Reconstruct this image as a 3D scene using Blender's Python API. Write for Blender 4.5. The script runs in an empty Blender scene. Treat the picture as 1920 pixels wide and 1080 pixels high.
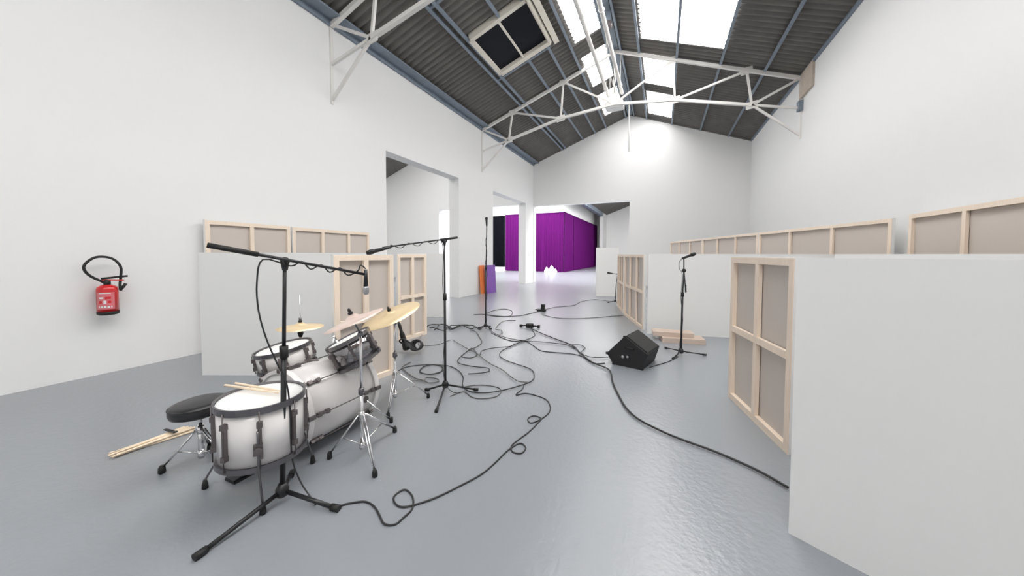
import bpy, math, random
from mathutils import Vector
random.seed(7)
S = bpy.context.scene
COL = S.collection
V = Vector

# ------------------------------------------------------------------ camera
F_PX, YAW, PITCH, ROLL, SHIFT = 642.811, 0.4130, 0.0390, -0.002, -38.4
cam_d = bpy.data.cameras.new('camera')
cam = bpy.data.objects.new('camera', cam_d)
COL.objects.link(cam)
cam_d.sensor_width = 36.0
cam_d.lens = 36.0 * F_PX / 1920.0
cam_d.shift_y = SHIFT / 1920.0
cam_d.clip_start = 0.05
cam_d.clip_end = 300
cam.location = (0, 0, 1.4)
cam.rotation_euler = (math.pi / 2 - PITCH, ROLL, YAW)
S.camera = cam

# ------------------------------------------------------------------ world, exposure
W = bpy.data.worlds.new('overcast_sky')
S.world = W
W.use_nodes = True
W.node_tree.nodes['Background'].inputs[0].default_value = (0.86, 0.93, 1.0, 1)
W.node_tree.nodes['Background'].inputs[1].default_value = 1.0
S.view_settings.view_transform = 'Standard'
S.view_settings.look = 'None'
S.view_settings.exposure = 0.0
S.view_settings.gamma = 1.0
S.view_settings.use_curve_mapping = False
SKYLIGHT = 9.0          # brightness of the translucent roof sheets

# ------------------------------------------------------------------ materials
def mat(name, col, rough=0.5, metal=0.0, spec=0.5, bump=None, noise=None, coat=0.0, emit=None):
    m = bpy.data.materials.new(name)
    m.use_nodes = True
    nt = m.node_tree
    b = nt.nodes['Principled BSDF']
    b.inputs['Base Color'].default_value = (*col, 1)
    b.inputs['Roughness'].default_value = rough
    b.inputs['Metallic'].default_value = metal
    b.inputs['Specular IOR Level'].default_value = spec
    b.inputs['Coat Weight'].default_value = coat
    if emit:
        b.inputs['Emission Color'].default_value = (*emit[:3], 1)
        b.inputs['Emission Strength'].default_value = emit[3]
    tc = nt.nodes.new('ShaderNodeTexCoord')
    if noise:   # (scale, amount, stretch xyz)
        mp = nt.nodes.new('ShaderNodeMapping'); mp.inputs['Scale'].default_value = noise[2]
        nt.links.new(tc.outputs['Object'], mp.inputs['Vector'])
        n = nt.nodes.new('ShaderNodeTexNoise'); n.inputs['Scale'].default_value = noise[0]
        n.inputs['Detail'].default_value = 4
        nt.links.new(mp.outputs[0], n.inputs['Vector'])
        mx = nt.nodes.new('ShaderNodeMix'); mx.data_type = 'RGBA'
        k = noise[1]
        mx.inputs[6].default_value = (*[c * (1 - k) for c in col], 1)
        mx.inputs[7].default_value = (*[min(1, c * (1 + k)) for c in col], 1)
        nt.links.new(n.outputs['Fac'], mx.inputs[0])
        nt.links.new(mx.outputs[2], b.inputs['Base Color'])
    if bump:    # (scale, strength, distance)
        n2 = nt.nodes.new('ShaderNodeTexNoise'); n2.inputs['Scale'].default_value = bump[0]
        n2.inputs['Detail'].default_value = 3
        nt.links.new(tc.outputs['Object'], n2.inputs['Vector'])
        bp = nt.nodes.new('ShaderNodeBump'); bp.inputs['Strength'].default_value = bump[1]
        bp.inputs['Distance'].default_value = bump[2]
        nt.links.new(n2.outputs['Fac'], bp.inputs['Height'])
        nt.links.new(bp.outputs[0], b.inputs['Normal'])
    return m

M = dict(
    floor=mat('grey_floor_paint', (0.265, 0.282, 0.308), 0.26, spec=0.7, bump=(30, 0.42, 0.006), noise=(0.6, 0.05, (1, 1, 1))),
    wall=mat('white_wall_paint', (0.83, 0.83, 0.825), 0.75, bump=(60, 0.05, 0.002)),
    roof=mat('grey_fibre_sheet', (0.165, 0.156, 0.145), 0.8, noise=(3, 0.25, (1, 1, 1))),
    steelblue=mat('blue_grey_steel', (0.20, 0.24, 0.29), 0.55, noise=(5, 0.2, (1, 1, 1))),
    trusspaint=mat('pale_truss_paint', (0.78, 0.76, 0.73), 0.55),
    sky=mat('translucent_roof_sheet', (0.9, 0.9, 0.9), 0.6, emit=(1.0, 0.985, 0.965, SKYLIGHT)),
    canvas=mat('primed_white_canvas', (0.84, 0.84, 0.83), 0.85, bump=(400, 0.1, 0.001)),
    linen=mat('raw_linen_back', (0.60, 0.54, 0.49), 0.9, noise=(160, 0.08, (1, 1, 1)), bump=(300, 0.2, 0.001)),
    pine=mat('pale_pine', (0.87, 0.74, 0.61), 0.6, noise=(6, 0.1, (9, 9, 1))),
    darkpine=mat('tan_plywood', (0.62, 0.50, 0.42), 0.65, noise=(6, 0.12, (1, 9, 9))),
    black=mat('black_metal', (0.012, 0.012, 0.014), 0.38),
    rubber=mat('black_rubber', (0.010, 0.010, 0.010), 0.6),
    cable=mat('black_cable_sheath', (0.022, 0.022, 0.024), 0.5),
    cable2=mat('grey_cable_sheath', (0.10, 0.10, 0.10), 0.5),
    vinyl=mat('black_vinyl', (0.018, 0.018, 0.020), 0.36, bump=(80, 0.1, 0.002)),
    chrome=mat('chrome', (0.78, 0.78, 0.79), 0.16, metal=1.0),
    darkchrome=mat('dark_chrome', (0.20, 0.19, 0.20), 0.30, metal=1.0),
    wrap=mat('white_drum_wrap', (0.80, 0.77, 0.76), 0.22, coat=0.5, noise=(12, 0.05, (1, 1, 1))),
    mirror=mat('mirror_drum_wrap', (0.30, 0.29, 0.30), 0.12, metal=0.9),
    head=mat('coated_drum_head', (0.88, 0.88, 0.87), 0.5),
    hoopred=mat('dull_hoop', (0.16, 0.14, 0.14), 0.4, metal=0.6),
    brass=mat('brass_cymbal', (0.95, 0.76, 0.48), 0.38, metal=0.5),
    brass2=mat('rosy_brass_cymbal', (0.92, 0.74, 0.66), 0.38, metal=0.5),
    maple=mat('maple_stick', (0.88, 0.72, 0.54), 0.5, noise=(20, 0.1, (1, 1, 1))),
    red=mat('red_enamel', (0.62, 0.015, 0.02), 0.28, coat=0.4),
    labelpink=mat('extinguisher_label', (0.68, 0.18, 0.20), 0.5),
    white=mat('white_plastic', (0.82, 0.82, 0.82), 0.4),
    purple=mat('purple_curtain', (0.092, 0.007, 0.105), 0.85, spec=0.05, noise=(4, 0.18, (3, 3, 0.15))),
    violet=mat('violet_board', (0.22, 0.08, 0.42), 0.5),
    orange=mat('orange_board', (0.85, 0.22, 0.05), 0.5),
    blackcurtain=mat('black_curtain', (0.004, 0.0045, 0.007), 0.9, spec=0.05),
    grille=mat('speaker_grille', (0.012, 0.012, 0.012), 0.6, bump=(500, 0.5, 0.002)),
    cabinet=mat('black_speaker_carpet', (0.016, 0.016, 0.018), 0.7, bump=(300, 0.3, 0.002)),
    glassdark=mat('dark_tinted_glass', (0.008, 0.009, 0.014), 0.5, spec=0.1),
    cream=mat('cream_painted_wood', (0.74, 0.70, 0.62), 0.6),
    render=mat('bare_cement_render', (0.52, 0.45, 0.38), 0.9, noise=(14, 0.25, (1, 1, 1))),
    darkgrille=mat('dark_mesh_grille', (0.03, 0.03, 0.032), 0.4, metal=0.5),
    socket=mat('mesh_grille', (0.45, 0.45, 0.47), 0.35, metal=0.9),
)

# ------------------------------------------------------------------ mesh builder
class MB:
    def __init__(s): s.v = []; s.f = []; s.sm = []; s.mi = []; s.m = 0
    def add(s, vs, fs, smooth=False):
        o = len(s.v); s.v += [V(v) for v in vs]
        for f in fs: s.f.append([i + o for i in f]); s.sm.append(smooth); s.mi.append(s.m)
        return s
    def box(s, lo, hi):
        (a, b, c), (d, e, f) = lo, hi
        return s.add([(a,b,c),(d,b,c),(d,e,c),(a,e,c),(a,b,f),(d,b,f),(d,e,f),(a,e,f)],
                     [(0,3,2,1),(4,5,6,7),(0,1,5,4),(1,2,6,5),(2,3,7,6),(3,0,4,7)])
    def obox(s, c, u, v, w):      # centre and three half-axis vectors
        c, u, v, w = V(c), V(u), V(v), V(w)
        P = [c-u-v-w, c+u-v-w, c+u+v-w, c-u+v-w, c-u-v+w, c+u-v+w, c+u+v+w, c-u+v+w]
        fs = [(0,3,2,1),(4,5,6,7),(0,1,5,4),(1,2,6,5),(2,3,7,6),(3,0,4,7)]
        if u.cross(v).dot(w) < 0: fs = [f[::-1] for f in fs]
        return s.add(P, fs)
    def beam(s, a, b, w, h, up=(0,0,1)):
        a, b = V(a), V(b); d = (b - a); L = d.length; d.normalize()
        sd = d.cross(V(up))
        if sd.length < 1e-4: sd = d.cross(V((0,1,0)))
        sd.normalize(); u = sd.cross(d)
        return s.obox((a + b) / 2, d * L / 2, sd * w / 2, u * h / 2)
    def tube(s, pts, r, n=8, caps=True):
        pts = [V(p) for p in pts]; rs = r if isinstance(r, (list, tuple)) else [r] * len(pts)
        vs = []; prev = None
        for i, p in enumerate(pts):
            d = (pts[min(i+1, len(pts)-1)] - pts[max(i-1, 0)])
            if d.length < 1e-9: d = V((0,0,1))
            d.normalize()
            if prev is None:
                a = d.orthogonal().normalized()
            else:
                a = prev - d * prev.dot(d)
                a = a.normalized() if a.length > 1e-5 else d.orthogonal().normalized()
            prev = a; b = d.cross(a)
            for k in range(n):
                t = 2 * math.pi * k / n
                vs.append(p + (a * math.cos(t) + b * math.sin(t)) * rs[i])
        fs = []
        for i in range(len(pts) - 1):
            for k in range(n):
                k2 = (k + 1) % n
                fs.append((i*n+k, i*n+k2, (i+1)*n+k2, (i+1)*n+k))
        o = len(s.v); s.add(vs, fs, True)
        if caps:
            s.f.append([o + k for k in range(n)][::-1]); s.sm.append(False); s.mi.append(s.m)
            q = o + (len(pts)-1)*n
            s.f.append([q + k for k in range(n)]); s.sm.append(False); s.mi.append(s.m)
        return s
    def lathe(s, prof, c, ax=(0,0,1), n=32, closed=False, smooth=True):   # prof: (r, h)
        c = V(c); ax = V(ax).normalized(); a = ax.orthogonal().normalized(); b = ax.cross(a)
        vs = []
        for (r, h) in prof:
            for k in range(n):
                t = 2 * math.pi * k / n
                vs.append(c + ax * h + (a * math.cos(t) + b * math.sin(t)) * r)
        fs = []; m = len(prof)
        for i in range(m if closed else m - 1):
            j = (i + 1) % m
            for k in range(n):
                k2 = (k + 1) % n
                fs.append((i*n+k, i*n+k2, j*n+k2, j*n+k))
        o = len(s.v); s.add(vs, fs, smooth)
        if not closed:
            if prof[0][0] > 1e-4: s.f.append([o+k for k in range(n)][::-1]); s.sm.append(False); s.mi.append(s.m)
            if prof[-1][0] > 1e-4:
                q = o+(m-1)*n; s.f.append([q+k for k in range(n)]); s.sm.append(False); s.mi.append(s.m)
        return s
    def ring(s, c, ax, R, r, n=36, k=8):
        return s.lathe([(R + r*math.cos(2*math.pi*i/k), r*math.sin(2*math.pi*i/k)) for i in range(k)], c, ax, n, closed=True)
    def grid(s, fn, nu, nv, smooth=True):
        vs = [fn(i / nu, j / nv) for i in range(nu+1) for j in range(nv+1)]
        fs = [(i*(nv+1)+j, (i+1)*(nv+1)+j, (i+1)*(nv+1)+j+1, i*(nv+1)+j+1) for i in range(nu) for j in range(nv)]
        return s.add(vs, fs, smooth)
    def obj(s, name, m, parent=None, kind=None):
        pw = V(parent['w']) if parent else V((0,0,0))
        lo = V([min(v[i] for v in s.v) for i in range(3)]); hi = V([max(v[i] for v in s.v) for i in range(3)])
        c = V(((lo.x+hi.x)/2, (lo.y+hi.y)/2, lo.z))
        me = bpy.data.meshes.new(name)
        me.from_pydata([tuple(v - c) for v in s.v], [], s.f)
        me.polygons.foreach_set('use_smooth', s.sm)
        ml = m if isinstance(m, (list, tuple)) else [m]
        for x in ml: me.materials.append(M[x])
        if len(ml) > 1: me.polygons.foreach_set('material_index', s.mi)
        me.update()
        o = bpy.data.objects.new(name, me); COL.objects.link(o)
        o['w'] = tuple(c)
        if parent: o.parent = parent
        o.location = c - pw
        if kind: o['kind'] = kind
        return o

def tag(o, label, cat, group=None):
    o['label'] = label; o['category'] = cat
    if group: o['group'] = group
    return o
def thing(name, label, cat, loc, group=None):
    o = bpy.data.objects.new(name, None); COL.objects.link(o)
    o.location = loc; o['w'] = tuple(loc); o.empty_display_size = 0.1
    return tag(o, label, cat, group)
def struct(name, loc=(0,0,0)):
    o = bpy.data.objects.new(name, None); COL.objects.link(o)
    o.location = loc; o['w'] = tuple(loc); o['kind'] = 'structure'; return o
def smoothpath(pts, step=4):
    P = [V(p) for p in pts]; out = []
    for i in range(len(P) - 1):
        p0, p1, p2, p3 = P[max(i-1,0)], P[i], P[i+1], P[min(i+2, len(P)-1)]
        for k in range(step):
            t = k / step
            out.append(0.5*((2*p1)+(p2-p0)*t+(2*p0-5*p1+4*p2-p3)*t*t+(3*p1-p0-3*p2+p3)*t**3))
    return out + [P[-1]]

# ================================================================== THE SETTING
XL, XR, YE, ZE, SL = -5.93, 3.12, 16.15, 5.86, 0.3777   # left wall, right wall, end wall, eave, roof slope
XC = (XL + XR) / 2
YB = -5.0                                              # wall behind the camera
XL2 = -15.6                                            # far side of the neighbouring nave
YH = 40.5                                              # end of the far hall
T = 0.36
ZR = ZE + SL * (XC - XL)

MB().box((XL2 - .5, YB - .5, -0.12), (XR + .5, YH + .5, 0)).obj('floor', 'floor', kind='structure')

# left wall with two tall openings
w = MB()
for (y0, y1, z0, z1) in ((YB, 6.21, 0, ZE), (9.33, 11.72, 0, ZE), (15.14, YE, 0, ZE), (6.21, 9.33, 3.8, ZE), (11.72, 15.14, 3.8, ZE)):
    w.box((XL - T, y0, z0), (XL, y1, z1 + .12))
w.obj('wall_left', 'wall', kind='structure')
MB().box((XR, YB, 0), (XR + .3, YH, ZE + .12)).obj('wall_right', 'wall', kind='structure')

def gable(mb, x0, x1, y0, y1, holes=()):
    # gable wall between the eaves, cut by an opening (xa, xb, ztop)
    xc = (x0 + x1) / 2; ze = ZE + .05; zr = ze + SL * (xc - x0)
    zt = lambda x: ze + SL * ((x - x0) if x < xc else (x1 - x))
    xs = sorted(set([x0, xc, x1] + [h for H_ in holes for h in H_[:2]]))
    for a, b in zip(xs, xs[1:]):
        zb = 0
        for (ha, hb, hz) in holes:
            if a >= ha - 1e-6 and b <= hb + 1e-6: zb = hz
        mb.add([(a,y0,zb),(b,y0,zb),(b,y1,zb),(a,y1,zb),(a,y0,zt(a)),(b,y0,zt(b)),(b,y1,zt(b)),(a,y1,zt(a))],
               [(0,3,2,1),(4,5,6,7),(0,1,5,4),(1,2,6,5),(2,3,7,6),(3,0,4,7)])
gable_mb = MB(); gable(gable_mb, XL, XR, YE, YE + T, [(XL + .02, -1.37, 3.79)])
gable_mb.obj('wall_end', 'wall', kind='structure')
g2 = MB(); gable(g2, XL2, XL - T, YE, YE + T, [(-11.59, XL - T - .02, 3.9)])
g2.obj('wall_far_left', 'wall', kind='structure')
g3 = MB(); gable(g3, XL2, XL - T, YB - .3, YB); gable(g3, XL, XR, YB - .3, YB)
g3.obj('wall_back', 'wall', kind='structure')
g4 = MB(); gable(g4, XL2, XL - T, YH, YH + .3); gable(g4, XL, XR, YH, YH + .3)
g4.obj('wall_hall_end', 'wall', kind='structure')
MB().box((XL2 - .3, YB, 0), (XL2, YH, ZE + .12)).obj('wall_outer_left', 'wall', kind='structure')
MB().box((XL - T, 38.0, 0), (XL, YH, ZE + .12)).obj('wall_hall_stub', 'wall', kind='structure')
MB().box((-13.2, 26.1, 0), (-7.06, YH, 6.1)).obj('wall_hall_block', 'wall', kind='structure')
MB().box((XL - T, YE + T, ZE - .35), (XL, 38.0, ZE + .12)).obj('trim_1', 'steelblue', kind='structure')   # valley beam

# ---- roof: corrugated sheets laid between the purlins, with clear sheets among them
def roofz(x, x0, x1):
    return ZE + SL * min(x - x0, x1 - x)
def sheet(mb, xa, xb, ya, yb, x0, x1, amp=.048, per=.177, seg=6, lift=.0):
    n = max(2, int((yb - ya) / per * seg))
    def fn(u, v):
        y = ya + (yb - ya) * u; x = xa + (xb - xa) * v
        return V((x, y, roofz(x, x0, x1) + lift + amp * (1 + math.sin(2 * math.pi * y / per))))
    mb.grid(fn, n, 1)
roof = struct('ceiling')
def roof_field(x0, x1, xbreaks, ybreaks, sky, skip, parent, seg=6, per=.177):
    for xa, xb in zip(xbreaks, xbreaks[1:]):
        for ya, yb in zip(ybreaks, ybreaks[1:]):
            xm, ym = (xa + xb) / 2, (ya + yb) / 2
            if any(a < xm < b and c < ym < d for a, b, c, d in skip): continue
            mb = MB()
            if any(a < xm < b and c < ym < d for a, b, c, d in sky):
                za, zb = roofz(xa, x0, x1), roofz(xb, x0, x1)
                u = V((xb - xa, 0, zb - za)); n_ = V((-(zb - za), 0, xb - xa)).normalized() * .006
                mb.obox(((xa + xb) / 2, ym, (za + zb) / 2 + .03), u / 2, (0, (yb - ya) / 2, 0), n_)
                mb.obj('skylight_pane', 'sky', parent)
            else:
                sheet(mb, xa - .03, xb + .03, ya - (.03 if ya > YB else 0), yb + .03, x0, x1, seg=seg, per=per, lift=random.choice((0, .003, .006)))
                mb.obj('roof_sheet', 'roof', parent)
# left slope of the main nave
skyL = [(-2.32, -1.62, y, y + 1.95) for y in (-3.2, -.5, 2.2, 4.95, 7.68, 10.40, 13.10)]
yb_all = sorted(set([YB, YE + T] + [round(v, 3) for s_ in skyL for v in s_[2:]] + [7.18, 8.84]))
roof_field(XL, XR, [XL, -4.40, -3.49, -2.32], [YB, -2.3, .4, 3.1, 5.85, 7.18, 8.84, 11.3, 14.0, YE], [], [(-4.40, -3.49, 7.18, 8.84), (-3.49, -2.32, 7.18, 8.84)], roof)
# strips around the hatch on the two sides
for (xa, xb) in ((-4.40, -4.24), (-2.82, -2.32)):
    mb = MB(); sheet(mb, xa, xb, 7.15, 8.87, XL, XR); mb.obj('roof_sheet', 'roof', roof)
roof_field(XL, XR, [-2.32, -1.62, XC], yb_all, skyL, [], roof)
# right slope of the main nave
skyR = [(-.63, .27, 13.52, 15.6), (-.63, .27, 10.95, 12.86)] + [(-.63, 1.34, y, y + 1.87) for y in (8.33, 5.70, 3.07, .44, -2.2, -4.83)]
yr = sorted(set([YB, YE + T] + [round(v, 3) for s_ in skyR for v in s_[2:]]))
roof_field(XL, XR, [XC, -.63, .27, 1.34, 2.32, XR], yr, skyR, [], roof)
# purlins on both slopes
for x in (-4.43, -4.28, -3.46, -2.90, -2.42, -1.58, -1.24, -.72, .27, 1.33, 2.32):
    mb = MB(); z = roofz(x, XL, XR)
    s_ = SL if x < XC else -SL
    for ya, yb in (((YB, 7.18), (8.84, YE)) if x in (-3.46, -2.90) else ((YB, YE),)):
        mb.obox((x, (ya + yb) / 2, z - .035), (.018, 0, .018 * s_), (0, (yb - ya) / 2, 0), (-.035 * s_, 0, .035))
        mb.obox((x, (ya + yb) / 2, z - .072), (.030, 0, .030 * s_), (0, (yb - ya) / 2, 0), (-.004 * s_, 0, .004))
    mb.obj('purlin', 'steelblue', roof)
MB().box((XL, YB, ZE - .10), (XL + .05, YE, ZE + .03)).box((XL + .05, YB, ZE + .0), (XL + .30, YE, ZE + .035)).obj('eave_beam', 'steelblue', roof)
MB().box((XR - .04, YB, ZE - .05), (XR, YE, ZE + .03)).obj('eave_trim', 'steelblue', roof)
for y in (5.9, 9.05, 11.45, 14.1):     # cross battens that close each run of sheets on the left slope
    if y == 9.05 or y == 5.9:
        MB().obox((-3.65, y, roofz(-3.65, XL, XR) - .03), (.80, 0, .80 * SL), (0, .03, 0), (-.02 * SL, 0, .02)).obj('batten', 'steelblue', roof)
# verge flashings along the end wall
for xa, xb in ((XL, XC), (XC, XR)):
    za, zb = roofz(xa, XL, XR), roofz(xb, XL, XR)
    MB().beam((xa, YE - .04, za - .01), (xb, YE - .04, zb - .01), .08, .07).obj('verge_trim', 'roof', roof)
MB().obox((XC, (YB + YE) / 2, ZR - .03), (.10, 0, 0), (0, (YE - YB) / 2, 0), (0, 0, .03)).obj('ridge_beam', 'steelblue', roof)

# neighbouring nave and far hall: the same roof, coarser; panes added for brightness
roof2 = struct('ceiling')
fillN = [(-11.3, -10.6, y, y + 2.0) for y in (-2, 2, 6, 10)] + [(-10.6, -8.6, y, y + 2.0) for y in (0, 4, 8, 12)] + [(-13.2, -11.3, y, y + 2.0) for y in (4, 10)]  # unseen glowing panes, added in number to brighten the nave
roof_field(XL2, XL - T + .05, [XL2, -13.2, -11.3, -10.95, -10.6, -8.6, XL - T + .05], [YB, -2, 0, 2, 4, 6, 8, 10, 12, 13.5, 15.5, YE + T], fillN, [], roof2, seg=4)
roof3 = struct('ceiling')
fillH = [(-15.6, -6.2, y, y + 2.2) for y in (17, 20)] + [(-13.2, -6.2, 23, 25.2)] + [(-13.2, -8.6, y, y + 2.2) for y in (27, 31, 35)]  # unseen glowing panes, widened to brighten the hall and far floor
roof_field(XL2, XL - T + .05, [XL2, -13.2, -11.2, -10.95, -8.6, XL - T + .05], [YE + T, 17, 19.2, 20, 22.2, 23, 25.2, 27, 29.2, 31, 33.2, 35, 37.2, 38, YH + .2], fillH, [(-13.2,-8.6,27,29.2),(-13.2,-8.6,31,33.2),(-13.2,-8.6,35,37.2)][:0], roof3, seg=4)
fillH2 = [(-5.98, 1.3, y, y + 2.2) for y in (17, 20, 23)] + [(-5.98, 1.3, y, y + 2.2) for y in (27,)] + [(-3.6, 1.3, 31, 33.2)]  # more unseen panes, laid out for the hall's brightness
roof_field(XL - .05, XR, [XL - .05, -3.6, -1.6, XC, -1.0, 1.3, XR], [YE + T, 17, 19.2, 20, 22.2, 23, 25.2, 27, 29.2, 31, 33.2, 35, 37.2, 38, YH + .2], fillH2, [], roof3, seg=4)

# ---- roof hatch (window_1) on the left slope
def onroof(x, y, d=0): return V((x, y, roofz(x, XL, XR) - d))
hx0, hx1, hy0, hy1 = -4.24, -2.82, 7.18, 8.84
win = struct('window_1', tuple(onroof((hx0 + hx1) / 2, 8.0)))
nr = V((-SL, 0, 1)).normalized(); ur = V((1, 0, SL)).normalized()
fr = MB()
def rbar(mb, xa, ya, xb, yb, w, h, d):
    a = onroof(xa, ya, d); b = onroof(xb, yb, d)
    dd = (b - a); L = dd.length; dd.normalize(); sd = nr.cross(dd)
    mb.obox((a + b) / 2, dd * L / 2, sd * w / 2, nr * h / 2)
rbar(fr, hx0, hy0, hx0, hy1, .10, .16, .02); rbar(fr, hx1, hy0, hx1, hy1, .10, .16, .02)
rbar(fr, hx0, hy1, hx1, hy1, .16, .16, .02); rbar(fr, hx0, hy0, hx1, hy0, .10, .16, .02)
fr.obj('window_frame', 'cream', win)
hm = (hx0 + hx1) / 2
bar = MB(); rbar(bar, hm, hy0, hm, hy1, .045, .06, .05); bar.obj('glazing_bar', 'cream', win)
for xa, xb in ((hx0, hm), (hm, hx1)):
    p = MB(); rbar(p, (xa + xb) / 2, hy0, (xa + xb) / 2, hy1, (xb - xa) * 1.06, .012, 0.0); p.obj('pane', 'glassdark', win)
rl = MB(); rbar(rl, hx1 + .17, 6.9, hx1 + .17, 8.95, .13, .07, .10); rl.obj('blind_rail', 'cream', win)
rl = MB(); rbar(rl, hx1 + .05, 6.9, hx1 + .05, 8.75, .05, .12, .14); rl.obj('blind_rail', 'cream', win)

# ================================================================== ROOF TRUSSES
def truss(y, label, which):
    t = thing('roof_truss', label, 'roof truss', (XC, y, ZE - 1.4))
    ch = lambda x: ZE + SL * (x - XL) - .10           # underside line of the left slope
    for sgn in (-1, 1):
        X = lambda x: XC + sgn * (XC - x) * -1 if sgn == -1 else XC + (XC - x)
        def P(x, z, dy=0): return (XC - sgn * -1 * (x - XC) if False else (x if sgn == -1 else 2 * XC - x), y + dy, z)
        def bar(name, a, b, w=.07, h=.07, m='trusspaint'):
            MB().beam(P(*a), P(*b), w, h, up=(0, 1, 0)).obj(name, m, t)
        eave = (XL + .03, ch(XL) + .02); T1 = (-4.75, ch(-4.75)); T2 = (-2.98, ch(-2.98)); rid = (XC, ch(XC))
        J1 = (-4.88, 5.30); J2 = (-3.06, 5.75); J3 = (XC, 5.92)
        bar('top_chord', eave, rid, .08, .08)
        bar('bottom_chord', J1, J2, .07, .08); bar('bottom_chord', J2, J3, .07, .08)
        bar('strut', J1, T1, .05, .05); bar('strut', J2, T2, .05, .05)
        bar('diagonal', T1, J2, .05, .05); bar('diagonal', T2, J3, .05, .05)
        bar('end_strut', J1, (XL + .03, 5.80), .05, .05)
        bar('wall_tie', J1, (XL + .02, 5.05), .05, .05)
        bar('knee_brace', J1, (XL + .02, 4.38), .05, .05)
        MB().box((min(P(XL,0)[0], P(XL+.03,0)[0]), y - .03, 4.30), (max(P(XL,0)[0], P(XL+.03,0)[0]), y + .03, 5.75)).obj('wall_post', 'trusspaint', t)
        for J in (J1, J2, T1, T2):
            c = V(P(*J)); MB().obox(c, (.13, 0, .02), (0, .012, 0), (0, 0, .09)).obj('gusset_plate', 'trusspaint', t)
    return t
tA = truss(4.8, 'pale painted steel truss nearest the camera, cut off by the frame top', 0)
tB = truss(10.85, 'pale painted steel truss spanning wall to wall beyond the skylights', 1)
MB().beam((XC, 10.85, 5.92), (XC, 10.85, ZR - .1), .06, .06, up=(0,1,0)).obj('king_post', 'trusspaint', tB)
MB().beam((XC, 4.8, 5.92), (XC, 4.8, ZR - .1), .06, .06, up=(0,1,0)).obj('king_post', 'trusspaint', tA)
MB().tube([(-.99, 10.95, 5.86), (-.98, 11.0, 4.5)], .012).obj('hanging_rod', 'trusspaint', tB)

# pipes and lamp below the ridge
for x, z, lb in ((-1.66, 6.42, 'pale conduit under the ridge, the left of the two long pipes'), (-1.24, 6.44, 'pale conduit under the ridge, the right of the two long pipes')):
    t = thing('ceiling_conduit', lb, 'pipe', (x, 6, z))
    MB().tube([(x, -1.0, z), (x, 11.4, z)], .048, 12).obj('pipe', 'trusspaint', t)
    for y in (2.0, 4.8, 7.4, 10.85):
        MB().ring((x, y, z), (0, 1, 0), .056, .011, 16, 6).obj('clamp', 'white', t)
        MB().tube([(x, y + .03, z + .04), (x, y + .03, roofz(x, XL, XR) - .02)], .008, 6).obj('hanger', 'trusspaint', t)
t = thing('ceiling_lamp', 'white lamp housing hung where the far truss meets the ridge', 'lamp', (-1.4, 11.2, 5.95))
MB().box((-1.72, 11.05, 5.97), (-1.18, 11.5, 6.10)).obj('housing', 'white', t)
MB().box((-1.67, 11.08, 5.94), (-1.23, 11.47, 5.97)).obj('diffuser', 'white', t)
for x in (-1.6, -1.3): MB().tube([(x, 11.3, 6.1), (x, 11.3, 7.35)], .008, 6).obj('suspension_wire', 'trusspaint', t)
t = thing('winch_block', 'small dark winch hung under the ridge above the truss', 'winch', (-1.33, 9.0, 7.1))
MB().lathe([(.07, -.08), (.09, -.06), (.09, .06), (.07, .08)], (-1.33, 9.0, 7.12), (0, 1, 0), 16).obj('drum', 'hoopred', t)
MB().box((-1.38, 8.97, 7.18), (-1.28, 9.03, 7.46)).obj('bracket', 'steelblue', t)
MB().tube(smoothpath([(-1.33, 9.05, 7.1), (-1.28, 9.6, 6.75), (-1.36, 10.3, 6.5), (-1.30, 11.1, 6.15)]), .012, 6).obj('cord', 'cable2', t)
MB().tube(smoothpath([(-1.38, 9.0, 7.1), (-1.45, 9.8, 6.6), (-1.40, 10.7, 6.3), (-1.45, 11.2, 6.15)]), .012, 6).obj('cord', 'trusspaint', t)
tg = thing('wall_pad', 'bare cement patch on the right wall at the truss end', 'wall patch', (XR, 10.4, 5.2))
MB().box((XR - .05, 10.1, 5.28), (XR, 10.9, 5.86)).obj('render_block', 'render', tg)
MB().box((XR - .09, 10.75, 4.98), (XR, 10.92, 5.22)).obj('bracket', 'steelblue', tg)

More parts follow.
